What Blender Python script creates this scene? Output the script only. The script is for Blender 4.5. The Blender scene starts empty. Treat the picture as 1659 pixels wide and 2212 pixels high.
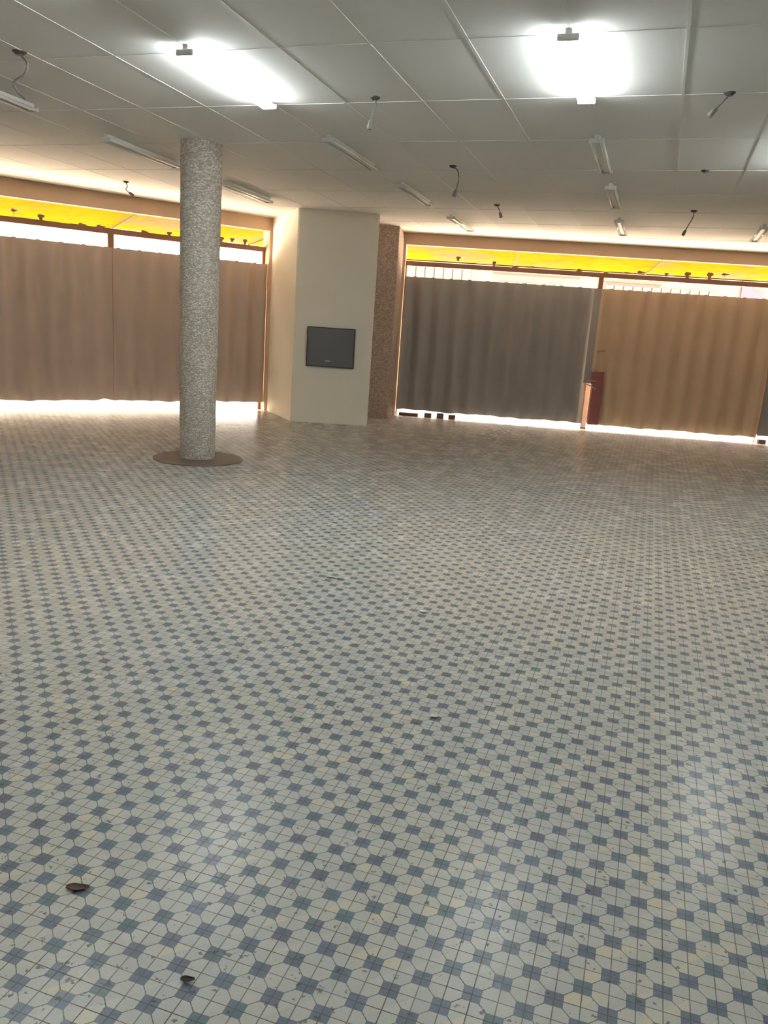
import bpy, bmesh, math, random
from mathutils import Vector, Matrix, noise

# ------------------------------------------------------------------ camera, world, sun, exposure
SC = bpy.context.scene
COL = SC.collection
H = 1.546
cam_d = bpy.data.cameras.new('camera')
cam = bpy.data.objects.new('camera', cam_d)
COL.objects.link(cam)
SC.camera = cam
cam_d.sensor_fit = 'HORIZONTAL'
cam_d.sensor_width = 36.0
cam_d.lens = 1736.0 / 1659.0 * 36.0
cam_d.clip_start = 0.05
cam_d.clip_end = 300
_R = Vector((0.99762828, 0.01561031, 0.06703827))
_U = Vector((-0.06883176, 0.22625151, 0.9716339))
_F = Vector((0.0, 0.97394382, -0.22678939))
_m = Matrix((( _R.x, _U.x, -_F.x), (_R.y, _U.y, -_F.y), (_R.z, _U.z, -_F.z))).to_4x4()
cam.matrix_world = Matrix.Translation((0, 0, H)) @ _m

SC.view_settings.view_transform = 'Standard'
SC.view_settings.look = 'None'
SC.view_settings.exposure = 0.0
SC.view_settings.gamma = 1.0
SC.view_settings.use_curve_mapping = False

world = bpy.data.worlds.new('daylight')
SC.world = world
world.use_nodes = True
_bg = world.node_tree.nodes['Background']
_bg.inputs['Color'].default_value = (1.0, 0.86, 0.72, 1)      # daylight reads warm beside the cool tubes
_bg.inputs['Strength'].default_value = 24.0
sun_d = bpy.data.lights.new('sun', 'SUN')
sun_d.energy = 70.0
sun_d.color = (1.0, 0.90, 0.78)
sun_d.angle = math.radians(1.0)
sun = bpy.data.objects.new('sun', sun_d)
COL.objects.link(sun)
sun.rotation_euler = Vector((0.35, -0.12, 1.0)).normalized().to_track_quat('Z', 'Y').to_euler()
TUBE_POWER = 118.0
TUBE_COLOR = (0.93, 1.0, 1.0, 1)

try:
    SC.cycles.use_denoising = True
    SC.cycles.max_bounces = 8
    SC.cycles.diffuse_bounces = 6
    SC.cycles.transparent_max_bounces = 6
    SC.cycles.sample_clamp_indirect = 12.0
    SC.cycles.caustics_reflective = False
    SC.cycles.caustics_refractive = False
except Exception:
    pass

# ------------------------------------------------------------------ helpers
rnd = random.Random(7)
TILE = 0.0625
YT = math.radians(-17.472)                                    # floor pattern heading
YC = math.radians(-17.9)                                      # ceiling panel heading
CA = Vector((math.cos(YC), math.sin(YC), 0)); CB = Vector((-CA.y, CA.x, 0))

def ceil_z(x, y):
    return 3.10 + 0.018 * (13.0 - y)

def cp(u, v, dz=0.0):                                         # a point of the ceiling grid
    p = CA * u + CB * v
    p.z = ceil_z(p.x, p.y) + dz
    return p

def mesh_obj(name, bm, mat, parent=None, smooth=False):
    me = bpy.data.meshes.new(name)
    bm.normal_update()
    bm.to_mesh(me); bm.free()
    if smooth:
        for p in me.polygons: p.use_smooth = True
    o = bpy.data.objects.new(name, me)
    COL.objects.link(o)
    if mat is not None:
        for m in (mat if isinstance(mat, (list, tuple)) else [mat]): me.materials.append(m)
    if parent is not None: o.parent = parent
    return o

def tag(o, label=None, cat=None, group=None, kind=None):
    if label: o['label'] = label
    if cat: o['category'] = cat
    if group: o['group'] = group
    if kind: o['kind'] = kind
    return o

def thing(name, label, cat, loc=(0, 0, 0), rotz=0.0, group=None):
    o = bpy.data.objects.new(name, None)
    o.empty_display_size = 0.1
    COL.objects.link(o)
    o.location = loc; o.rotation_euler = (0, 0, rotz)
    return tag(o, label, cat, group)

def box(bm, x0, x1, y0, y1, z0, z1, M=None, mi=0):
    co = [(x, y, z) for z in (z0, z1) for x, y in ((x0, y0), (x1, y0), (x1, y1), (x0, y1))]
    v = [bm.verts.new((M @ Vector(c)) if M else c) for c in co]
    for f in ((3, 2, 1, 0), (4, 5, 6, 7), (0, 1, 5, 4), (1, 2, 6, 5), (2, 3, 7, 6), (3, 0, 4, 7)):
        fc = bm.faces.new([v[i] for i in f]); fc.material_index = mi
    return v

def prism(bm, pts, z0, z1):
    """pts counter-clockwise; z0, z1 are numbers or functions of (x, y)"""
    f = lambda z, p: z(*p) if callable(z) else z
    lo = [bm.verts.new((p[0], p[1], f(z0, p))) for p in pts]
    hi = [bm.verts.new((p[0], p[1], f(z1, p))) for p in pts]
    bm.faces.new(lo[::-1]); bm.faces.new(hi)
    n = len(pts)
    for i in range(n): bm.faces.new((lo[i], lo[(i + 1) % n], hi[(i + 1) % n], hi[i]))

def bevel(bm, w, seg=2):
    bmesh.ops.bevel(bm, geom=list(bm.edges), offset=w, segments=seg, affect='EDGES', profile=0.6)

def lathe(bm, prof, n=24, M=None):
    rings = []
    for r, z in prof:
        rings.append([bm.verts.new((M @ Vector((r * math.cos(2 * math.pi * k / n), r * math.sin(2 * math.pi * k / n), z))) if M
                                   else (r * math.cos(2 * math.pi * k / n), r * math.sin(2 * math.pi * k / n), z)) for k in range(n)])
    for a, b in zip(rings, rings[1:]):
        for k in range(n): bm.faces.new((a[k], a[(k + 1) % n], b[(k + 1) % n], b[k]))
    bm.faces.new(rings[0][::-1]); bm.faces.new(rings[-1])

def tube(bm, pts, r, n=8):
    pts = [Vector(p) for p in pts]
    rings = []
    for i, p in enumerate(pts):
        d = (pts[min(i + 1, len(pts) - 1)] - pts[max(i - 1, 0)]).normalized()
        q = d.to_track_quat('Z', 'Y')
        rr = r[i] if isinstance(r, (list, tuple)) else r
        rings.append([bm.verts.new(p + q @ Vector((rr * math.cos(2 * math.pi * k / n), rr * math.sin(2 * math.pi * k / n), 0))) for k in range(n)])
    for a, b in zip(rings, rings[1:]):
        for k in range(n): bm.faces.new((a[k], a[(k + 1) % n], b[(k + 1) % n], b[k]))
    bm.faces.new(rings[0][::-1]); bm.faces.new(rings[-1])

def smooth_path(pts, n=6):
    P = [Vector(p) for p in pts]; P = [P[0]] + P + [P[-1]]
    out = []
    for i in range(1, len(P) - 2):
        for k in range(n):
            t = k / n
            a, b, c, d = P[i - 1], P[i], P[i + 1], P[i + 2]
            out.append(0.5 * ((2 * b) + (c - a) * t + (2 * a - 5 * b + 4 * c - d) * t * t + (3 * b - a - 3 * c + d) * t ** 3))
    out.append(P[-2])
    return out

# ------------------------------------------------------------------ materials
class NB:
    """small node builder"""
    def __init__(self, name):
        self.m = bpy.data.materials.new(name); self.m.use_nodes = True
        self.t = self.m.node_tree; self.b = self.t.nodes['Principled BSDF']; self.out = self.t.nodes['Material Output']
    def n(self, typ, **kw):
        nd = self.t.nodes.new(typ)
        for k, v in kw.items(): setattr(nd, k, v)
        return nd
    def l(self, a, b): self.t.links.new(a, b)
    def s(self, sock, v):
        if hasattr(v, 'links') or isinstance(v, bpy.types.NodeSocket): self.l(v, sock)
        else: sock.default_value = v
    def math(self, op, a, b=0.0, c=0.0):
        nd = self.n('ShaderNodeMath', operation=op)
        self.s(nd.inputs[0], a); self.s(nd.inputs[1], b); self.s(nd.inputs[2], c)
        return nd.outputs[0]
    def mix(self, f, a, b, blend='MIX'):
        nd = self.n('ShaderNodeMix', data_type='RGBA', blend_type=blend)
        self.s(nd.inputs[0], f); self.s(nd.inputs[6], a if not isinstance(a, tuple) else a); self.s(nd.inputs[7], b)
        return nd.outputs[2]
    def ramp(self, f, stops):
        nd = self.n('ShaderNodeValToRGB'); self.l(f, nd.inputs[0])
        e = nd.color_ramp.elements
        while len(e) < len(stops): e.new(0.5)
        for k, (p, c) in enumerate(stops):
            e[k].position = p; e[k].color = c if isinstance(c, tuple) else (c, c, c, 1)
        return nd.outputs[0]
    def noise(self, vec, scale, detail=3, rough=0.5):
        nd = self.n('ShaderNodeTexNoise'); self.l(vec, nd.inputs['Vector'])
        nd.inputs['Scale'].default_value = scale; nd.inputs['Detail'].default_value = detail; nd.inputs['Roughness'].default_value = rough
        return nd.outputs[0]
    def bump(self, h, s, dist=0.01):
        nd = self.n('ShaderNodeBump'); nd.inputs['Strength'].default_value = s; nd.inputs['Distance'].default_value = dist
        self.l(h, nd.inputs['Height']); self.l(nd.outputs[0], self.b.inputs['Normal'])

def rgb(r, g, b):                                             # sRGB 0-255 to linear
    f = lambda c: (c / 255 / 12.92) if c / 255 <= 0.04045 else ((c / 255 + 0.055) / 1.055) ** 2.4
    return (f(r), f(g), f(b), 1)

def plain(name, c, rough=0.6, metal=0.0, var=0.12, scale=6.0, bump=0.0, bscale=80):
    k = NB(name)
    geo = k.n('ShaderNodeNewGeometry')
    nz = k.noise(geo.outputs['Position'], scale, 4)
    d = tuple(x * (1 - var) for x in c[:3]) + (1,); u = tuple(min(1, x * (1 + var)) for x in c[:3]) + (1,)
    k.l(k.mix(nz, d, u), k.b.inputs['Base Color'])
    k.b.inputs['Roughness'].default_value = rough; k.b.inputs['Metallic'].default_value = metal
    if bump: k.bump(k.noise(geo.outputs['Position'], bscale, 3), bump)
    return k.m

def floor_material():
    k = NB('octagon_tile')
    geo = k.n('ShaderNodeNewGeometry'); sep = k.n('ShaderNodeSeparateXYZ'); k.l(geo.outputs['Position'], sep.inputs[0])
    x, y = sep.outputs[0], sep.outputs[1]
    c, s = math.cos(YT) / TILE, math.sin(YT) / TILE
    u = k.math('SUBTRACT', k.math('ADD', k.math('MULTIPLY', x, c), k.math('MULTIPLY', y, s)), 0.655)
    v = k.math('SUBTRACT', k.math('ADD', k.math('MULTIPLY', x, -s), k.math('MULTIPLY', y, c)), 0.08)
    ru, rv = k.math('ROUND', u), k.math('ROUND', v)
    du = k.math('ABSOLUTE', k.math('SUBTRACT', u, ru)); dv = k.math('ABSOLUTE', k.math('SUBTRACT', v, rv))
    par = k.math('ABSOLUTE', k.math('FLOORED_MODULO', k.math('ADD', ru, rv), 2.0))
    odd = k.math('GREATER_THAN', par, 0.5); even = k.math('SUBTRACT', 1.0, odd)
    mx = k.math('MAXIMUM', du, dv); mn = k.math('MINIMUM', du, dv)
    hh = 0.352
    blue = k.math('MULTIPLY', even, k.math('LESS_THAN', mx, hh))
    # joints
    gl = k.math('LESS_THAN', mn, 0.022)
    diag = k.math('MULTIPLY', k.math('LESS_THAN', k.math('SUBTRACT', mx, mn), 0.030), k.math('MULTIPLY', even, k.math('GREATER_THAN', mx, hh)))
    rim = k.math('MULTIPLY', even, k.math('LESS_THAN', k.math('ABSOLUTE', k.math('SUBTRACT', mx, hh)), 0.011))
    wob = k.noise(geo.outputs['Position'], 9.0, 2)
    jw = k.ramp(wob, [(0.3, 0.62), (0.7, 1.0)])
    joint = k.math('MAXIMUM', k.math('MAXIMUM', gl, diag), k.math('MULTIPLY', rim, 0.7))
    # one tile quarter = one cell
    cu, cv = k.math('FLOOR', u), k.math('FLOOR', v)
    side = k.math('GREATER_THAN', k.math('SUBTRACT', u, cu), k.math('SUBTRACT', v, cv))
    cmb = k.n('ShaderNodeCombineXYZ'); k.l(cu, cmb.inputs[0]); k.l(cv, cmb.inputs[1]); k.l(side, cmb.inputs[2])
    wn = k.n('ShaderNodeTexWhiteNoise', noise_dimensions='3D'); k.l(cmb.outputs[0], wn.inputs['Vector'])
    cell = wn.outputs['Value']
    white = k.mix(cell, rgb(172, 173, 169), rgb(182, 180, 174))
    big = k.noise(geo.outputs['Position'], 1.3, 3)
    white = k.mix(k.math('MULTIPLY', k.math('GREATER_THAN', cell, 0.95), 0.35), white, rgb(205, 190, 150))
    white = k.mix(k.ramp(big, [(0.4, 0.0), (0.75, 0.35)]), white, rgb(188, 176, 152))
    bl = k.mix(cell, rgb(98, 108, 120), rgb(108, 117, 128))
    wn2 = k.n('ShaderNodeTexWhiteNoise', noise_dimensions='3D'); cm2 = k.n('ShaderNodeCombineXYZ')
    k.l(ru, cm2.inputs[0]); k.l(rv, cm2.inputs[1]); k.l(cm2.outputs[0], wn2.inputs['Vector'])
    bl = k.mix(k.math('MULTIPLY', k.math('GREATER_THAN', wn2.outputs['Value'], 0.76), 0.5), bl, rgb(96, 116, 118))
    bl = k.mix(k.math('MULTIPLY', k.math('LESS_THAN', wn2.outputs['Value'], 0.08), 0.5), bl, rgb(106, 104, 118))
    col = k.mix(blue, white, bl)
    fine = k.noise(geo.outputs['Position'], 260.0, 2)
    col = k.mix(0.16, col, k.mix(fine, (0.15, 0.15, 0.15, 1), (0.95, 0.95, 0.95, 1)), 'OVERLAY')
    # chips, ink-like stains and dirt
    vo = k.n('ShaderNodeTexNoise'); k.l(geo.outputs['Position'], vo.inputs['Vector']); vo.inputs['Scale'].default_value = 34.0; vo.inputs['Detail'].default_value = 3.5; vo.inputs['Roughness'].default_value = 0.62
    dens = k.noise(geo.outputs['Position'], 2.3, 2)
    spot = k.ramp(k.math('ADD', vo.outputs[0], k.math('MULTIPLY', dens, 0.16)), [(0.715, 0.0), (0.745, 1.0)])
    col = k.mix(k.math('MULTIPLY', spot, 0.72), col, rgb(74, 66, 58))
    smear = k.ramp(k.noise(geo.outputs['Position'], 7.0, 5, 0.6), [(0.64, 0.0), (0.80, 0.22)])
    col = k.mix(smear, col, rgb(140, 128, 108))
    col = k.mix(k.math('MULTIPLY', joint, jw), col, rgb(84, 76, 64))
    k.l(col, k.b.inputs['Base Color'])
    rr = k.math('ADD', k.math('MULTIPLY', joint, 0.35), k.ramp(k.noise(geo.outputs['Position'], 5.0, 4), [(0.3, 0.25), (0.7, 0.29)]))
    k.l(rr, k.b.inputs['Roughness'])
    k.b.inputs['Specular IOR Level'].default_value = 0.14
    hgt = k.math('ADD', k.math('MULTIPLY', k.math('SUBTRACT', 1.0, joint), 0.5), k.math('MULTIPLY', fine, 0.06))
    k.bump(hgt, 0.35, 0.002)
    return k.m

def pebble_material(name, dark, mid, light, scale):
    k = NB(name)
    tc = k.n('ShaderNodeNewGeometry')
    mp = k.n('ShaderNodeMapping'); k.l(tc.outputs['Position'], mp.inputs[0]); mp.inputs['Scale'].default_value = (0.75, 0.75, 1.35); mp.inputs['Rotation'].default_value = (0.0, 0.35, 0.0)
    vo = k.n('ShaderNodeTexVoronoi'); k.l(mp.outputs[0], vo.inputs['Vector']); vo.inputs['Scale'].default_value = scale
    sep = k.n('ShaderNodeSeparateColor'); k.l(vo.outputs['Color'], sep.inputs[0])
    col = k.ramp(sep.outputs[0], [(0.0, dark), (0.5, mid), (1.0, light)])
    col = k.mix(k.ramp(vo.outputs['Distance'], [(0.35, 0.0), (0.75, 0.8)]), col, dark)
    k.l(col, k.b.inputs['Base Color']); k.b.inputs['Roughness'].default_value = 0.75
    inv = k.math('SUBTRACT', 1.0, vo.outputs['Distance'])
    k.bump(k.math('ADD', inv, k.noise(mp.outputs[0], scale * 2.5, 2)), 0.8, 0.02)
    return k.m

def awning_material():
    k = NB('yellow_canvas')
    geo = k.n('ShaderNodeNewGeometry')
    nz = k.noise(geo.outputs['Position'], 0.9, 3)
    mp = k.n('ShaderNodeMapping'); k.l(geo.outputs['Position'], mp.inputs[0]); mp.inputs['Scale'].default_value = (2.0, 9.0, 9.0)
    wr = k.noise(mp.outputs[0], 2.2, 5, 0.6)
    col = k.ramp(nz, [(0.3, rgb(250, 236, 30)), (0.52, rgb(255, 226, 25)), (0.75, rgb(250, 205, 95))])
    col = k.mix(k.ramp(wr, [(0.50, 0.0), (0.66, 0.40)]), col, rgb(206, 150, 40))
    col = k.mix(1.0, col, (0.19, 0.215, 1.0, 1), 'MULTIPLY')
    d = k.n('ShaderNodeBsdfDiffuse'); t = k.n('ShaderNodeBsdfTranslucent'); ms = k.n('ShaderNodeMixShader')
    k.l(col, d.inputs[0]); k.l(col, t.inputs[0]); ms.inputs[0].default_value = 0.45
    k.l(d.outputs[0], ms.inputs[1]); k.l(t.outputs[0], ms.inputs[2]); k.l(ms.outputs[0], k.out.inputs[0])
    return k.m

def emitter(name, c, s):
    k = NB(name)
    k.b.inputs['Base Color'].default_value = (0.8, 0.8, 0.8, 1)
    k.b.inputs['Emission Color'].default_value = c; k.b.inputs['Emission Strength'].default_value = s
    return k.m

M_floor = floor_material()
M_ceil = plain('ceiling_board', rgb(230, 230, 226), 0.8, var=0.03, scale=1.2)
M_strip = plain('joint_strip', rgb(226, 226, 222), 0.55, var=0.03)
M_wall = plain('wall_paint', rgb(214, 204, 186), 0.75, var=0.06, scale=1.5, bump=0.1)
M_beam = plain('beam_paint', rgb(206, 178, 150), 0.8, var=0.07, scale=1.5, bump=0.1)
M_pillar = plain('pillar_paint', rgb(236, 230, 216), 0.8, var=0.04, scale=2.0, bump=0.15, bscale=120)
M_col = pebble_material('pebble_dash', rgb(180, 168, 154), rgb(222, 212, 198), rgb(246, 240, 230), 60)
M_clad = pebble_material('brown_pebble_dash', rgb(156, 138, 128), rgb(192, 172, 160), rgb(214, 196, 184), 60)
M_disc = plain('dark_terrazzo', rgb(94, 84, 76), 0.5, var=0.2, scale=30)
M_gate_grey = plain('grey_gate_paint', rgb(148, 144, 142), 0.6, 0.1, var=0.10, scale=2.0)
M_gate_tan = plain('tan_gate_paint', rgb(196, 170, 144), 0.6, 0.1, var=0.10, scale=2.0)
M_gate_brown = plain('brown_gate_paint', rgb(184, 166, 152), 0.6, 0.1, var=0.08, scale=2.0)
M_steel = plain('brown_steel', rgb(128, 92, 72), 0.6, 0.1, var=0.1)
M_dark = plain('dark_grey_metal', rgb(100, 99, 101), 0.5, 0.2, var=0.05)
M_darkrim = plain('black_rim', rgb(58, 56, 56), 0.5, 0.1, var=0.05)
M_maroon = plain('maroon_paint', rgb(142, 84, 80), 0.5, 0.0, var=0.08)
M_bare = plain('worn_metal', rgb(176, 160, 146), 0.4, 0.5, var=0.1)
M_pink = plain('pink_post_paint', rgb(206, 188, 180), 0.6, 0.0, var=0.12, scale=12)
M_white = plain('white_enamel', rgb(220, 222, 216), 0.4, 0.0, var=0.03)
M_tube_off = plain('unlit_glass_tube', rgb(226, 226, 220), 0.15, 0.0, var=0.02)
M_tube_on = emitter('lit_glass_tube', TUBE_COLOR, TUBE_POWER)
M_black = plain('black_plastic', rgb(70, 68, 64), 0.5, var=0.1)
M_ink = plain('black_scrap_material', rgb(50, 46, 42), 0.7)
M_cable = plain('dark_cable', rgb(120, 116, 110), 0.6, var=0.1)
M_brick = plain('dusty_brick', rgb(112, 84, 72), 0.9, var=0.2, scale=30, bump=0.3)
M_leaf = plain('dry_leaf', rgb(84, 62, 54), 0.8, var=0.25, scale=60)
M_ground = plain('sunlit_paving', rgb(206, 190, 172), 0.85, var=0.08, scale=3)
M_awn = awning_material()
M_mark = plain('dark_iron', rgb(34, 17, 10), 0.8, var=0.1)
M_facade = plain('street_facade', rgb(66, 62, 60), 0.8, var=0.06, scale=0.8)
M_facade_light = plain('street_facade_light', rgb(112, 108, 104), 0.8, var=0.05, scale=0.8)
M_shut = plain('grey_shutter', rgb(48, 48, 48), 0.6, var=0.06)
M_red = plain('faded_red', rgb(66, 42, 38), 0.7, var=0.1)
M_purple = plain('purple_paint', rgb(44, 36, 52), 0.7, var=0.05)

# ------------------------------------------------------------------ the room
def wall_frame(p0, deg):                                      # s along the wall, t outward, z up
    a = math.radians(deg)
    return Matrix.Translation((p0[0], p0[1], 0)) @ Matrix.Rotation(a, 4, 'Z')
MR = wall_frame((0.07, 14.257), -5.16)
ML = wall_frame((-5.45, 11.39), 33.8)
w2 = lambda M, s, t=0.0, z=0.0: M @ Vector((s, t, z))

cR = w2(MR, 9.6); cL = w2(ML, -3.2)
outline = [(-9.8, -4.5), (9.4, -4.5), (cR.x, cR.y), (0.07, 14.257), (-0.6, 14.32), (-1.95, 13.735), (cL.x, cL.y)]

bm = bmesh.new()
fo = [(-9.8, -4.5), (9.4, -4.5)] + [tuple(w2(MR, 9.6, 0.2)[:2]), tuple(w2(MR, -0.1, 0.2)[:2]), (-1.9, 14.05), tuple(w2(ML, -3.2, 0.2)[:2])]
prism(bm, fo, -0.12, 0.0)
tag(mesh_obj('floor', bm, M_floor), 'white octagon and blue square mosaic tile floor', None, kind='structure')

bm = bmesh.new()
prism(bm, fo, ceil_z, lambda x, y: ceil_z(x, y) + 0.25)
tag(mesh_obj('ceiling', bm, M_ceil), 'pale board ceiling divided by thin joint strips', None, kind='structure')

# joint strips of the ceiling: raised cover strips one way, thin joints the other way
def inside(p):
    r = False
    for (x1, y1), (x2, y2) in zip(outline, outline[1:] + outline[:1]):
        if (y1 > p.y) != (y2 > p.y) and p.x < (x2 - x1) * (p.y - y1) / (y2 - y1) + x1: r = not r
    return r
def runs(f, lo, hi, step=0.05):
    out, cur, t = [], None, lo
    while t <= hi:
        if inside(f(t)):
            if cur is None: cur = t
            end = t
        elif cur is not None:
            out.append((cur, end)); cur = None
        t += step
    if cur is not None: out.append((cur, end))
    return out
bm = bmesh.new()
def strip(P0, P1, side, w, h):
    v = []
    for P in (P0, P1):
        for sg, dz in ((-1, 0.004), (-1, -h), (1, -h), (1, 0.004)):
            q = P + side * (sg * w / 2); v.append(bm.verts.new((q.x, q.y, ceil_z(q.x, q.y) + dz)))
    for a, b in ((0, 1), (1, 2), (2, 3), (3, 0)): bm.faces.new((v[a], v[b], v[4 + b], v[4 + a]))
    bm.faces.new(v[0:4][::-1]); bm.faces.new(v[4:8])
for i in range(-17, 17):
    u = -0.1 + 0.625 * i
    for a, b in runs(lambda t: cp(u, t), -7, 18): strip(cp(u, a), cp(u, b), CA, 0.019, 0.003)
for j in range(-9, 9):
    v_ = 6.36 + 1.2 * j
    for a, b in runs(lambda t: cp(t, v_), -14, 12): strip(cp(a, v_), cp(b, v_), CB, 0.012, 0.003)
tag(mesh_obj('trim_1', bm, M_strip), 'thin strips covering the joints of the ceiling boards', None, kind='structure')

def simple_wall(name, a, b, z1=3.7, th=0.15):
    a, b = Vector(a), Vector(b)
    d = (b - a).normalized(); n = Vector((-d.y, d.x))          # n points out of the room
    bm = bmesh.new()
    prism(bm, [tuple(a), tuple(b), tuple(b + n * th), tuple(a + n * th)], -0.12, z1)
    return tag(mesh_obj(name, bm, M_wall), None, None, kind='structure')
simple_wall('wall_back', (9.55, -4.5), (-9.95, -4.5))
simple_wall('wall_side_left', (-9.8, -4.6), (cL.x - 0.02, cL.y + 0.1))
simple_wall('wall_side_right', (cR.x, cR.y + 0.1), (9.4, -4.6))

# facade walls with the wide gateways: a beam above, piers at the ends
bm = bmesh.new()
box(bm, -3.3, 4.30, 0.0, 0.12, 2.885, 3.45, ML)
box(bm, -3.3, -2.9, 0.0, 0.22, -0.1, 2.9, ML)
box(bm, 3.97, 4.30, -0.02, 0.22, -0.1, 2.9, ML)
tag(mesh_obj('wall_left', bm, M_beam), 'tan painted beam over the left gateway', None, kind='structure')
bm = bmesh.new()
box(bm, -0.25, 9.7, 0.0, 0.12, 2.885, 3.45, MR); box(bm, -0.25, -0.002, 0.0, 0.22, -0.1, 2.9, MR)
box(bm, 9.0, 9.7, 0.0, 0.22, -0.1, 2.9, MR)
tag(mesh_obj('wall_right', bm, M_beam), 'tan painted beam over the right gateway', None, kind='structure')
bm = bmesh.new()                                              # the closing piece between both facades, behind the pillar
prism(bm, [(-1.95, 13.72), (-0.45, 14.15), (-0.45, 14.33), (-1.98, 13.90)], -0.1, 3.4)
tag(mesh_obj('wall_corner', bm, M_wall), None, None, kind='structure')

# ------------------------------------------------------------------ pillars and column
def shell(name, pts, mat, parent, z1=None):
    bm = bmesh.new()
    prism(bm, pts, 0.0, z1 or (lambda x, y: ceil_z(x, y) + 0.004))
    return mesh_obj(name, bm, mat, parent)
pil = thing('square_pillar', 'wide white painted pillar with a dark square panel on its front', 'pillar', (-1.0, 13.0, 0))
pl = lambda pts: [(x + 1.0, y - 13.0) for x, y in pts]
bm = bmesh.new()
prism(bm, pl([(-1.535, 12.355), (-0.355, 12.437), (-0.46, 13.75), (-2.12, 13.66)]), 0.0, lambda x, y: ceil_z(x - 1, y + 13) + 0.004)
bmesh.ops.bevel(bm, geom=[e for e in bm.edges if abs(e.verts[0].co.x - e.verts[1].co.x) < 1e-4 and abs(e.verts[0].co.y - e.verts[1].co.y) < 1e-4], offset=0.015, segments=3, affect='EDGES')
mesh_obj('shaft', bm, M_pillar, pil)
MP = Matrix.Translation((1.0, -13.0, 0)) @ wall_frame((-1.52, 12.36), 3.9)
bp_ = thing('wall_panel', 'dark grey square metal panel fixed on the white pillar', 'panel', tuple((Matrix.Translation((-1.0, 13.0, 0)) @ MP) @ Vector((0.545, -0.01, 0.86))), math.radians(3.9))
bm = bmesh.new(); box(bm, -0.35, 0.35, -0.03, 0.012, 0.012, 0.573); bevel(bm, 0.004, 1)
mesh_obj('door', bm, M_dark, bp_)
bm = bmesh.new()
for b_ in ((-0.362, 0.362, 0.0, 0.012), (-0.362, 0.362, 0.573, 0.585), (-0.362, -0.35, 0.012, 0.573), (0.35, 0.362, 0.012, 0.573)):
    box(bm, b_[0], b_[1], -0.036, 0.012, b_[2], b_[3])
mesh_obj('rim', bm, M_darkrim, bp_)
bm = bmesh.new(); box(bm, -0.075, 0.0, -0.034, -0.029, 0.085, 0.094)
tag(mesh_obj('label_strip', bm, M_white, bp_), 'small white strip')

st = thing('stone_pilaster', 'narrow brown rough pebble-dash pilaster right behind the white pillar', 'pilaster', (-0.2, 13.9, 0))
bm = bmesh.new()
prism(bm, [(-0.24, -0.42), (0.14, -0.33), (0.225, 0.34), (-0.24, 0.36)], 0.0, lambda x, y: ceil_z(x - .2, y + 13.9) + 0.004)
mesh_obj('shaft', bm, M_clad, st)
sw = thing('light_switch', 'small pale round switch on the brown pilaster', 'switch', (-0.07, 13.575, 1.43), math.radians(14))
bm = bmesh.new(); lathe(bm, [(0.035, 0.0), (0.035, 0.014), (0.02, 0.022)], 16, Matrix.Rotation(math.radians(90), 4, 'X')); mesh_obj('plate', bm, M_bare, sw)
bm = bmesh.new(); box(bm, -0.008, 0.008, -0.034, -0.018, -0.014, 0.014); mesh_obj('rocker', bm, M_white, sw)

rc = thing('round_column', 'round pebble-dash column standing free on the tiled floor', 'column', (-2.065, 8.6, 0))
ztop = ceil_z(-2.06, 8.6)
bm = bmesh.new()
nseg, nz = 72, 120
rings = []
for j in range(nz + 1):
    z = 0.012 + (ztop - 0.01) * j / nz
    r0 = 0.186 + 0.021 * (z / ztop)
    row = []
    for k_ in range(nseg):
        a = 2 * math.pi * k_ / nseg
        nn = noise.noise(Vector((math.cos(a) * 5, math.sin(a) * 5, z * 13))) * 0.004
        row.append(bm.verts.new((math.cos(a) * (r0 + nn), math.sin(a) * (r0 + nn), z)))
    rings.append(row)
for a, b in zip(rings, rings[1:]):
    for k_ in range(nseg): bm.faces.new((a[k_], a[(k_ + 1) % nseg], b[(k_ + 1) % nseg], b[k_]))
mesh_obj('shaft', bm, M_col, rc, smooth=True)
bm = bmesh.new(); lathe(bm, [(0.475, 0.0), (0.475, 0.008), (0.465, 0.013), (0.16, 0.014)], 64)
o = mesh_obj('base_disc', bm, M_disc, rc); o.location = (0.02, -0.03, 0); tag(o, 'dark flat round base plate')

# ------------------------------------------------------------------ gates
def corrugated(bm, s0, s1, z0, z1, M, pitch=0.31, depth=0.075, th=0.004, t0=0.05, phase=0.0, teeth=True, dips=()):
    """trapezoid-ribbed sheet, both faces; returns nothing"""
    prof = [(i / 16.0, 0.5 + 0.5 * math.sin(2 * math.pi * i / 16.0)) for i in range(16)]
    pts = []
    n0 = math.floor((s0 - phase) / pitch) - 1
    s = n0
    while True:
        base = phase + s * pitch
        if base > s1 + pitch: break
        for f_, d_ in prof: pts.append((base + f_ * pitch, d_ * depth))
        s += 1
    P = []
    for (sa, da), (sb, db) in zip(pts, pts[1:]):
        if sb <= s0 or sa >= s1: continue
        if sa < s0: da = da + (db - da) * (s0 - sa) / (sb - sa); sa = s0
        P.append((sa, da))
        if sb >= s1:
            P.append((s1, da + (db - da) * (s1 - sa) / max(1e-6, sb - sa))); break
    def zb(s_):
        z = z0 + 0.006 * math.sin(s_ * 5.1) + 0.004 * math.sin(s_ * 13)
        for c, w, h in dips:
            z += h * math.exp(-((s_ - c) / w) ** 2)
        return z
    for side, sg in ((0, 1), (1, -1)):
        lo = [bm.verts.new(M @ Vector((a, t0 + d + side * th, zb(a)))) for a, d in P]
        hi = [bm.verts.new(M @ Vector((a, t0 + d + side * th, z1 + (0.012 if teeth and d > 0.9 * depth else 0)))) for a, d in P]
        for i in range(len(P) - 1):
            q = (lo[i], lo[i + 1], hi[i + 1], hi[i])
            bm.faces.new(q if sg > 0 else q[::-1])

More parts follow.
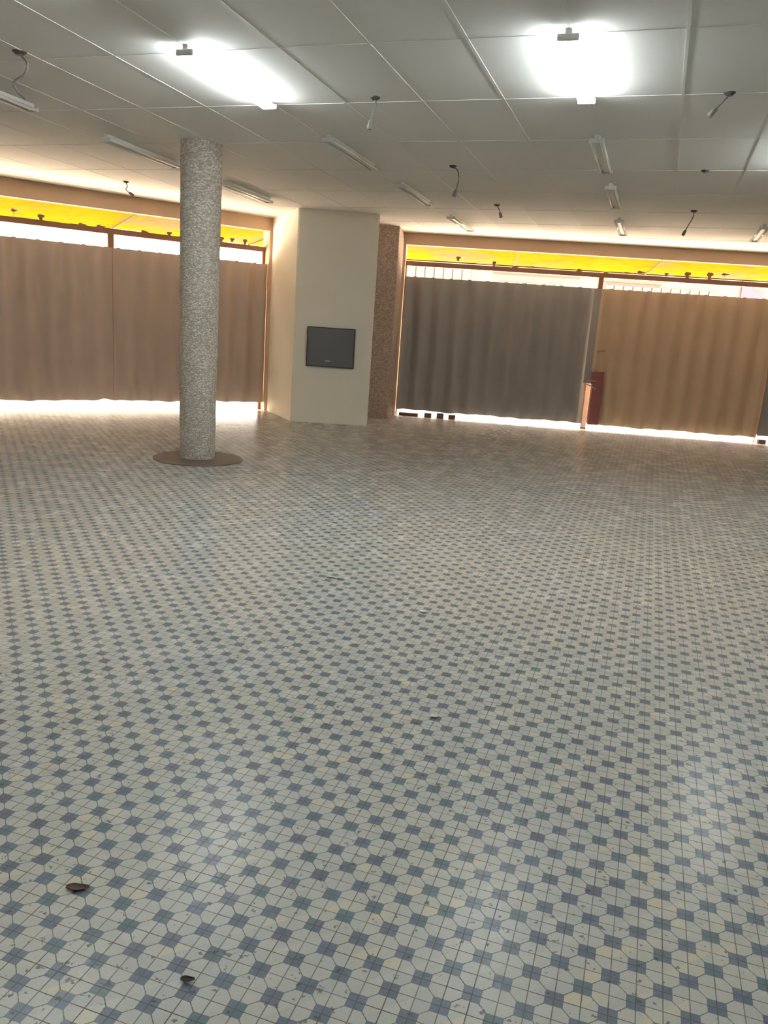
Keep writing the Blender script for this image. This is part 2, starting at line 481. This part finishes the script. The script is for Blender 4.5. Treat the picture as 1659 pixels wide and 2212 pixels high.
def gate_leaf(label, M, s0, s1, mat, z0=0.115, z1=2.37, phase=0.0, t0=0.02, dips=()):
    P = M @ Vector((s0, 0, 0))
    g = thing('gate_leaf', label, 'gate', tuple(P), M.to_euler().z, 'corrugated steel gate leaves')
    I = Matrix.Identity(4)
    bm = bmesh.new(); corrugated(bm, 0.0, s1 - s0, z0, z1, I, phase=phase, t0=t0, dips=dips)
    mesh_obj('corrugated_sheet', bm, mat, g, smooth=True)
    w = s1 - s0
    for z in (0.30, 1.25, 2.25):
        bm = bmesh.new(); box(bm, 0.0, w, t0 + 0.081, t0 + 0.10, z - 0.025, z + 0.025); mesh_obj('cross_rail', bm, M_steel, g)
    for x in (0.0, w - 0.035):
        bm = bmesh.new(); box(bm, x, x + 0.035, t0 + 0.081, t0 + 0.10, z0 + 0.02, z1 - 0.01); mesh_obj('stile', bm, M_steel, g)
    return g

gate_leaf('brown corrugated gate leaf cut off by the left picture edge', ML, -0.62, 1.498, M_gate_brown, phase=0.10, dips=((1.97, 0.12, 0.03),), z0=0.135)
gate_leaf('brown corrugated gate leaf passing behind the round column', ML, 1.502, 3.965, M_gate_brown, phase=0.02, z0=0.135)
tag(gate_leaf('brown corrugated gate leaf further left, out of the picture', ML, -2.9, -0.66, M_gate_brown, phase=0.0), None)
ga = gate_leaf('dark grey corrugated gate leaf beside the brown pilaster', MR, 0.02, 3.265, M_gate_grey, phase=0.08, z0=0.105)
gb = gate_leaf('tan corrugated gate leaf with a maroon lock plate at its edge', MR, 3.345, 6.20, M_gate_tan, phase=0.06, z0=0.095)
gate_leaf('grey corrugated gate leaf at the right picture edge', MR, 6.21, 9.0, M_gate_grey, phase=0.0, z0=0.12)

# the edge where grey and tan leaves meet: cover strip, lock plate, latch bars
def on_leaf(name, bm, mat, leaf, label=None):
    o = mesh_obj(name, bm, mat, leaf)
    o.matrix_parent_inverse = (Matrix.Translation(leaf.location) @ Matrix.Rotation(leaf.rotation_euler.z, 4, 'Z')).inverted() @ MR
    if label: o['label'] = label
    return o
bm = bmesh.new(); box(bm, 3.20, 3.312, 0.012, 0.024, 0.80, 2.365); on_leaf('edge_strip', bm, M_gate_grey, ga)
bm = bmesh.new(); box(bm, 3.316, 3.37, 0.012, 0.024, 1.0, 2.365); on_leaf('edge_strip', bm, M_gate_tan, gb)
bm = bmesh.new(); box(bm, 3.352, 3.53, 0.0, 0.012, 0.10, 1.005); box(bm, 3.316, 3.36, 0.0, 0.012, 0.80, 0.99)
on_leaf('lock_plate', bm, M_maroon, gb, 'tall maroon lock plate')
bm = bmesh.new(); tube(bm, [(3.22, -0.008, 0.835), (3.30, -0.014, 0.85), (3.41, -0.008, 0.842)], 0.009); on_leaf('latch_bar', bm, M_bare, gb)
bm = bmesh.new(); tube(bm, [(3.24, -0.008, 0.79), (3.31, -0.014, 0.765), (3.42, -0.008, 0.715)], 0.009); on_leaf('latch_bar', bm, M_bare, gb)
bm = bmesh.new(); box(bm, 3.285, 3.40, -0.006, 0.012, 1.02, 1.06); on_leaf('latch_cap', bm, M_bare, gb)
bm = bmesh.new(); tube(bm, [(3.36, 0.012, 1.33), (3.42, 0.0, 1.36), (3.50, 0.012, 1.355)], 0.008); on_leaf('pull_handle', bm, M_cable, gb)

def gate_track(label, M, s0, s1, z_, posts, marks):
    g = thing('gate_track', label, 'gate track', tuple(M @ Vector((s0, 0.155, 0))), M.to_euler().z)
    bm = bmesh.new(); box(bm, 0, s1 - s0, -0.03, 0.04, z_, z_ + 0.075); mesh_obj('top_rail', bm, M_steel, g)
    for a, b, zl in posts:
        bm = bmesh.new(); box(bm, a - s0, b - s0, -0.02, 0.03, zl, z_); mesh_obj('post', bm, M_steel, g)
    zt = z_ + 0.073                                            # worn iron ornaments standing on the rail
    for x, z, w, h, sh in marks:
        q = [(-.5, 0), (-.2, .1), (-.28, .45), (-.5, .6), (-.3, 1), (.45, .95), (.5, .6), (.22, .5), (.2, .12), (.55, 0)] if sh else [(-.5, .1), (-.1, 0), (.5, .35), (.55, .6), (.1, .75), (-.15, 1), (-.4, .7), (-.35, .4)]
        bm = bmesh.new()
        va = [bm.verts.new((x - s0 + a * w, -0.002, z + b * h)) for a, b in q]
        vb = [bm.verts.new((x - s0 + a * w, 0.010, z + b * h)) for a, b in q]
        bm.faces.new(va); bm.faces.new(vb[::-1])
        for i in range(len(q)): bm.faces.new((va[i], vb[i], vb[(i + 1) % len(q)], va[(i + 1) % len(q)]))
        if z > zt + 0.01: box(bm, x - s0 - 0.002, x - s0 + 0.002, 0.002, 0.006, zt, z + 0.4 * h)
        mesh_obj('ornament', bm, M_steel, g)
    return g
mark_right = [(0.885, 2.685, .09, .07, 1), (1.50, 2.628, .07, .085, 1), (1.86, 2.628, .12, .03, 0), (2.15, 2.645, .10, .03, 0), (2.94, 2.628, .13, .05, 0), (3.37, 2.628, .09, .03, 0),
              (3.73, 2.645, .17, .025, 0), (3.94, 2.66, .14, .045, 0), (4.36, 2.64, .08, .055, 1), (4.70, 2.628, .11, .10, 1), (5.06, 2.628, .11, .115, 1), (5.30, 2.71, .13, .04, 0)]
mark_left = [(0.20, 2.71, .08, .045, 0), (0.55, 2.638, .10, .085, 1), (1.10, 2.638, .12, .035, 0), (1.36, 2.638, .14, .04, 0), (2.0, 2.638, .12, .04, 0), (2.38, 2.638, .09, .06, 1),
             (3.22, 2.638, .09, .08, 1), (3.40, 2.65, .08, .07, 1), (3.62, 2.638, .08, .09, 1)]
gate_track('brown steel rail running above the left brown gates', ML, -2.9, 3.97, 2.565, [(1.46, 1.545, 0.14), (3.93, 3.97, 0.0), (-2.9, -2.86, 0.0), (-0.66, -0.62, 0.14)], mark_left)
gate_track('brown steel rail running above the grey and tan gates', MR, 0.0, 9.0, 2.555, [(3.268, 3.345, 0.84), (0.0, 0.02, 0.0), (6.2, 6.21, 0.0), (8.97, 9.0, 0.0)], mark_right)

# pale pink post standing just outside the slot between the two leaves
po = thing('pink_post', 'short pale pink post seen through the slot under the gate latch', 'post', tuple(MR @ Vector((3.31, 0.20, -0.01))), math.radians(-5.16))
bm = bmesh.new(); box(bm, -0.05, 0.045, -0.02, 0.02, 0.03, 1.0); bevel(bm, 0.004, 1); mesh_obj('shaft', bm, M_pink, po)
bm = bmesh.new(); box(bm, -0.052, 0.047, -0.022, 0.022, 0.0, 0.03); mesh_obj('foot', bm, M_black, po)

# bricks lying in the gap under the grey gate, one under the far one
def brick(s, w, h, label, d=0.1, t=0.06):
    bm = bmesh.new(); box(bm, -w / 2, w / 2, -d / 2, d / 2, 0.0, h); bevel(bm, 0.006, 1)
    o = mesh_obj('brick', bm, M_brick); o.matrix_world = MR @ Matrix.Translation((s, t, 0)) @ Matrix.Rotation(rnd.uniform(-.1, .1), 4, 'Z')
    return tag(o, label, 'brick', 'bricks in the gap under the right gates')
brick(0.24, 0.34, 0.055, 'long flat brick under the grey gate nearest the pilaster')
brick(0.585, 0.125, 0.075, 'small brick next to the long flat brick under the grey gate')
brick(0.80, 0.125, 0.085, 'middle one of the small bricks under the grey gate')
brick(1.01, 0.120, 0.075, 'small brick under the grey gate farthest from the pilaster')
brick(6.30, 0.125, 0.065, 'lone brick under the gate at the right picture edge')

# ------------------------------------------------------------------ awnings and the street outside
def awning(label, M, s0, s1, deep=1.5, z_in=2.99, z_out=2.785):
    g = thing('awning', label, 'awning', tuple(M @ Vector((s0, 0.22, 0))), M.to_euler().z)
    L = s1 - s0
    bm = bmesh.new(); nx, ny = int(L / 0.05), 24
    grid = []
    for j in range(ny + 1):
        t = j / ny; row = []
        for i in range(nx + 1):
            x = L * i / nx
            z = z_in + (z_out - z_in) * t - 0.05 * math.sin(math.pi * t) * (0.5 + 0.5 * noise.noise(Vector((x * 0.8, 3.1, s0))))
            z += 0.012 * noise.noise(Vector((x * 2.3 + t * 4, t * 1.3, 0.4))) + 0.006 * noise.noise(Vector((x * 9 - t * 9, t * 3, 2.4)))
            row.append(bm.verts.new((x, deep * t, z)))
        grid.append(row)
    for j in range(ny):
        for i in range(nx): bm.faces.new((grid[j][i], grid[j][i + 1], grid[j + 1][i + 1], grid[j + 1][i]))
    o = mesh_obj('canvas', bm, M_awn, g, smooth=True)
    md = o.modifiers.new('thickness', 'SOLIDIFY'); md.thickness = 0.002
    bm = bmesh.new(); tube(bm, [(0, deep, z_out - 0.012), (L, deep, z_out - 0.012)], 0.010); mesh_obj('front_bar', bm, M_mark, g)
    k_ = 0
    while k_ * 2.4 < L:
        bm = bmesh.new(); x = 0.1 + k_ * 2.4; tube(bm, [(x, 0.0, z_in - 0.09), (x, deep, z_out - 0.03)], 0.010); mesh_obj('support_bar', bm, M_mark, g); k_ += 1
    return g
awning('bright yellow canvas awning outside above the right gates', MR, -0.6, 9.2)
awning('pale yellow canvas awning outside above the left gates', ML, -3.0, 5.2)

bm = bmesh.new(); prism(bm, [(-60, -30), (60, -30), (60, 60), (-60, 60)], -0.4, -0.13)
tag(mesh_obj('ground', bm, M_ground), 'sunlit pale street and pavement outside the gates', None, kind='structure')
bm = bmesh.new()
fp = [tuple(w2(ML, -3.2, 0.2)[:2]), (-1.9, 14.05), tuple(w2(MR, -0.1, 0.2)[:2]), tuple(w2(MR, 9.6, 0.2)[:2]), tuple(w2(MR, 12, 3.2)[:2]), (-1.6, 18.2), tuple(w2(ML, -4.5, 3.4)[:2])]
prism(bm, fp[::-1] if False else [fp[0], fp[6], fp[5], fp[4], fp[3], fp[2], fp[1]][::-1], -0.14, -0.01)
tag(mesh_obj('trim_2', bm, M_ground), 'sunlit pavement slab outside the gates', None, kind='structure')

def facade(label, loc, rz, L, shut, mats, z1=4.6):
    g = thing('building', label, 'building', loc, rz)
    bm = bmesh.new(); box(bm, 0, L, 0, 4, 0, z1); mesh_obj('wall', bm, mats, g)
    bm = bmesh.new(); box(bm, -0.2, L + 0.2, -0.3, 4.2, z1, z1 + 0.25); mesh_obj('roof', bm, M_shut, g)
    for x0, x1, za, zb, m, nm in shut:
        bm = bmesh.new()
        if nm == 'shutter':
            n = int((x1 - x0) / 0.3)
            for i in range(n): box(bm, x0 + i * 0.3 + 0.02, x0 + i * 0.3 + 0.28, -0.05, 0.01, za, zb)
        else: box(bm, x0, x1, -0.08, 0.01, za, zb)
        mesh_obj(nm, bm, m, g)
    return g
facade('pale shop building across the street opposite the right gates', (-3, 27.5, -0.13), math.radians(-3), 22,
       [(0.6, 2.2, 0, 3.9, M_shut, 'shutter'), (2.6, 5.6, 0.2, 3.7, M_facade, 'shutter'), (6.0, 8.8, 3.55, 3.95, M_red, 'signboard'), (6.2, 8.6, 0, 3.3, M_shut, 'shutter'),
        (9.4, 11.4, 3.5, 4.0, M_red, 'signboard'), (9.6, 13.4, 0, 3.4, M_shut, 'shutter'), (13.9, 14.25, 0, 4.4, M_purple, 'drainpipe'), (14.25, 14.6, 0, 3.5, M_purple, 'signboard'), (15.4, 19.5, 0, 4.2, M_shut, 'shutter')], M_facade)
_p = w2(ML, -24, 12.5)
facade('long pale building across the street opposite the left gates', (_p.x, _p.y, -0.13), math.radians(33.8), 32,
       [(14, 17, 0, 3.3, M_shut, 'shutter'), (18.5, 21.0, 0, 3.3, M_shut, 'shutter')], M_facade_light, z1=5.2)

# ------------------------------------------------------------------ ceiling lights
def batten(lit):
    g = thing('batten_light', 'x', 'ceiling light')
    L = 1.22
    bm = bmesh.new(); box(bm, -0.022, 0.022, -L / 2, L / 2, -0.05, 0.004); bevel(bm, 0.006, 2); mesh_obj('body', bm, M_white, g)
    for sy in (-1, 1):
        bm = bmesh.new(); box(bm, -0.062, 0.062, sy * L / 2 - 0.010, sy * L / 2 + 0.010, -0.066, -0.03); bevel(bm, 0.004, 1); mesh_obj('socket', bm, M_white, g)
    for sx in (-1, 1):
        bm = bmesh.new(); tube(bm, [(sx * 0.045, -L / 2 + 0.008, -0.050), (sx * 0.045, L / 2 - 0.008, -0.050)], 0.0135, 16)
        mesh_obj('tube', bm, M_tube_on if lit else M_tube_off, g, smooth=True)
    return g
proto = {True: batten(True), False: batten(False)}
used = {True: False, False: False}
def place_light(u, v, lit, label, group):
    if not used[lit]: r = proto[lit]; used[lit] = True
    else:
        r = proto[lit].copy(); COL.objects.link(r)
        for ch in proto[lit].children:
            c = ch.copy(); COL.objects.link(c); c.parent = r
    p = cp(u, v)
    slope = math.atan(0.018 * math.cos(YC))
    r.location = p; r.rotation_euler = (-slope, 0, YC)
    tag(r, label, 'ceiling light', group)
    return r
GL_, GU = 'lit tube lights on the ceiling', 'unlit tube lights on the ceiling'
place_light(-3.20, 5.63, True, 'lit tube light glowing on the ceiling in front of the round column', GL_)
place_light(-0.74, 5.68, True, 'lit tube light glowing on the ceiling near the top right corner', GL_)
place_light(1.06, 8.02, True, 'lit tube light on the ceiling past the right picture edge', GL_)
place_light(-3.20, 3.42, True, 'lit tube light on the ceiling above the top left picture edge', GL_)
place_light(-0.74, 1.0, True, 'lit tube light on the ceiling above the camera', GL_)
place_light(3.4, 3.3, True, 'lit tube light on the ceiling to the right of the camera', GL_)
place_light(-5.45, 5.56, False, 'unlit tube light cut off by the left picture edge', GU)
place_light(-5.45, 7.78, False, 'unlit tube light left of the column top', GU)
place_light(-5.38, 9.95, False, 'unlit tube light between the column and the white pillar', GU)
place_light(-3.13, 7.89, False, 'unlit tube light nearest the camera in the row leading to the brown pilaster', GU)
place_light(-3.10, 9.98, False, 'unlit tube light in the middle of the row leading to the brown pilaster', GU)
place_light(-3.06, 12.22, False, 'unlit tube light ending just over the left end of the grey gate', GU)
place_light(-0.75, 8.00, False, 'unlit tube light just beyond the glowing one near the top right', GU)
place_light(-0.75, 9.99, False, 'unlit tube light in the middle of the row over the grey gate', GU)
place_light(-0.77, 12.25, False, 'unlit tube light close to the beam over the middle of the right gates', GU)
place_light(1.04, 12.55, False, 'unlit tube light near the beam by the right picture edge', GU)

# ------------------------------------------------------------------ cables hanging from holes in the ceiling
def hanging(u, v, path, label, socket=True, size=1.0):
    p = cp(u, v)
    g = thing('hanging_cable', label, 'cable', tuple(p), 0.0, 'loose cables hanging from the ceiling')
    bm = bmesh.new(); lathe(bm, [(0.022 * size, -0.02), (0.038 * size, -0.006), (0.04 * size, 0.004)], 16); mesh_obj('ceiling_cap', bm, M_black, g)
    pts = smooth_path([(0, 0, -0.015)] + path)
    bm = bmesh.new(); tube(bm, pts, 0.0065 * size, 8); mesh_obj('cord', bm, M_cable, g, smooth=True)
    if socket:
        e = pts[-1]; d = (pts[-1] - pts[-3]).normalized()
        q = d.to_track_quat('Z', 'Y').to_matrix().to_4x4()
        bm = bmesh.new(); lathe(bm, [(0.010, -0.01), (0.018, 0.0), (0.020, 0.05), (0.016, 0.06)], 12, Matrix.Translation(e) @ q)
        mesh_obj('lamp_holder', bm, M_cable, g, smooth=True)
    return g
hanging(-2.31, 6.23, [(0.01, 0, -0.05), (-0.005, 0, -0.10), (-0.02, 0, -0.17)], 'loose cable hanging straight in the middle of the ceiling between the lit lights')
hanging(-2.28, 8.56, [(0.05, 0, -0.04), (0.07, 0, -0.13), (0.05, 0, -0.24)], 'bowed cable hanging before the row of lights over the grey gate')
hanging(-2.25, 10.79, [(0.03, 0, -0.05), (0.05, 0, -0.10)], 'short cable hanging from the ceiling close to the grey gate')
hanging(0.20, 6.34, [(-0.03, 0, -0.05), (-0.08, 0, -0.11)], 'short cable with pale holder hanging right of the brightest light')
hanging(0.16, 8.75, [(0.0, 0, -0.03)], 'tiny cable stub under the ceiling far right', socket=False)
hanging(0.14, 11.0, [(0.0, 0, -0.08), (-0.04, 0, -0.17), (-0.07, 0, -0.24)], 'cable hanging close to the beam over the tan gate')
hanging(-4.51, 5.0, [(0.05, 0, -0.07), (0.03, 0, -0.14), (-0.05, 0, -0.20), (-0.02, 0, -0.26), (0.03, 0, -0.30)], 'curly cable hanging near the top left corner of the picture', socket=False, size=1.3)
hanging(-6.9, 9.47, [(0.02, 0, -0.06), (0.0, 0, -0.10), (0.05, 0, -0.14)], 'curled cable hanging close to the beam left of the column')

# ------------------------------------------------------------------ bits lying on the floor
def leaf(x, y, L, W, rz, mat, name, label, cat, curl=0.3):
    bm = bmesh.new(); n = 12; top = []; rows = []
    for i in range(n + 1):
        t = i / n; w = W * 0.5 * math.sin(math.pi * min(1, t * 0.92 + 0.06)) ** 0.7
        row = [bm.verts.new(((t - 0.5) * L, s * w * (1 + 0.25 * math.sin(5 * t + s)) + 0.1 * L * (t - 0.5) ** 2, 0.002 + curl * 0.02 * (abs(s) ** 2))) for s in (-1, -0.5, 0, 0.5, 1)]
        rows.append(row)
    for a, b in zip(rows, rows[1:]):
        for k_ in range(4): bm.faces.new((a[k_], a[k_ + 1], b[k_ + 1], b[k_]))
    o = mesh_obj(name, bm, mat); md = o.modifiers.new('thickness', 'SOLIDIFY'); md.thickness = 0.0015
    o.location = (x, y, 0.002); o.rotation_euler = (0, 0, rz)
    return tag(o, label, cat)
leaf(-0.759, 1.88, 0.062, 0.026, math.radians(8), M_leaf, 'dry_leaf', 'dry brown leaf lying on the floor tiles near the left edge', 'leaf')
leaf(-0.388, 1.597, 0.034, 0.017, math.radians(5), M_ink, 'black_scrap', 'small black scrap on the floor tiles at the bottom', 'scrap')
leaf(0.259, 4.24, 0.045, 0.03, math.radians(10), M_white, 'paper_scrap', 'tiny white paper scrap lying farther away on the floor', 'scrap')
leaf(0.266, 3.01, 0.04, 0.022, math.radians(20), M_white, 'paper_scrap', 'tiny white paper scrap lying nearer on the floor', 'scrap')
leaf(-0.284, 4.73, 0.10, 0.012, math.radians(-16), M_ink, 'twig', 'thin dark twig lying on the floor in the middle', 'twig', 0.1)
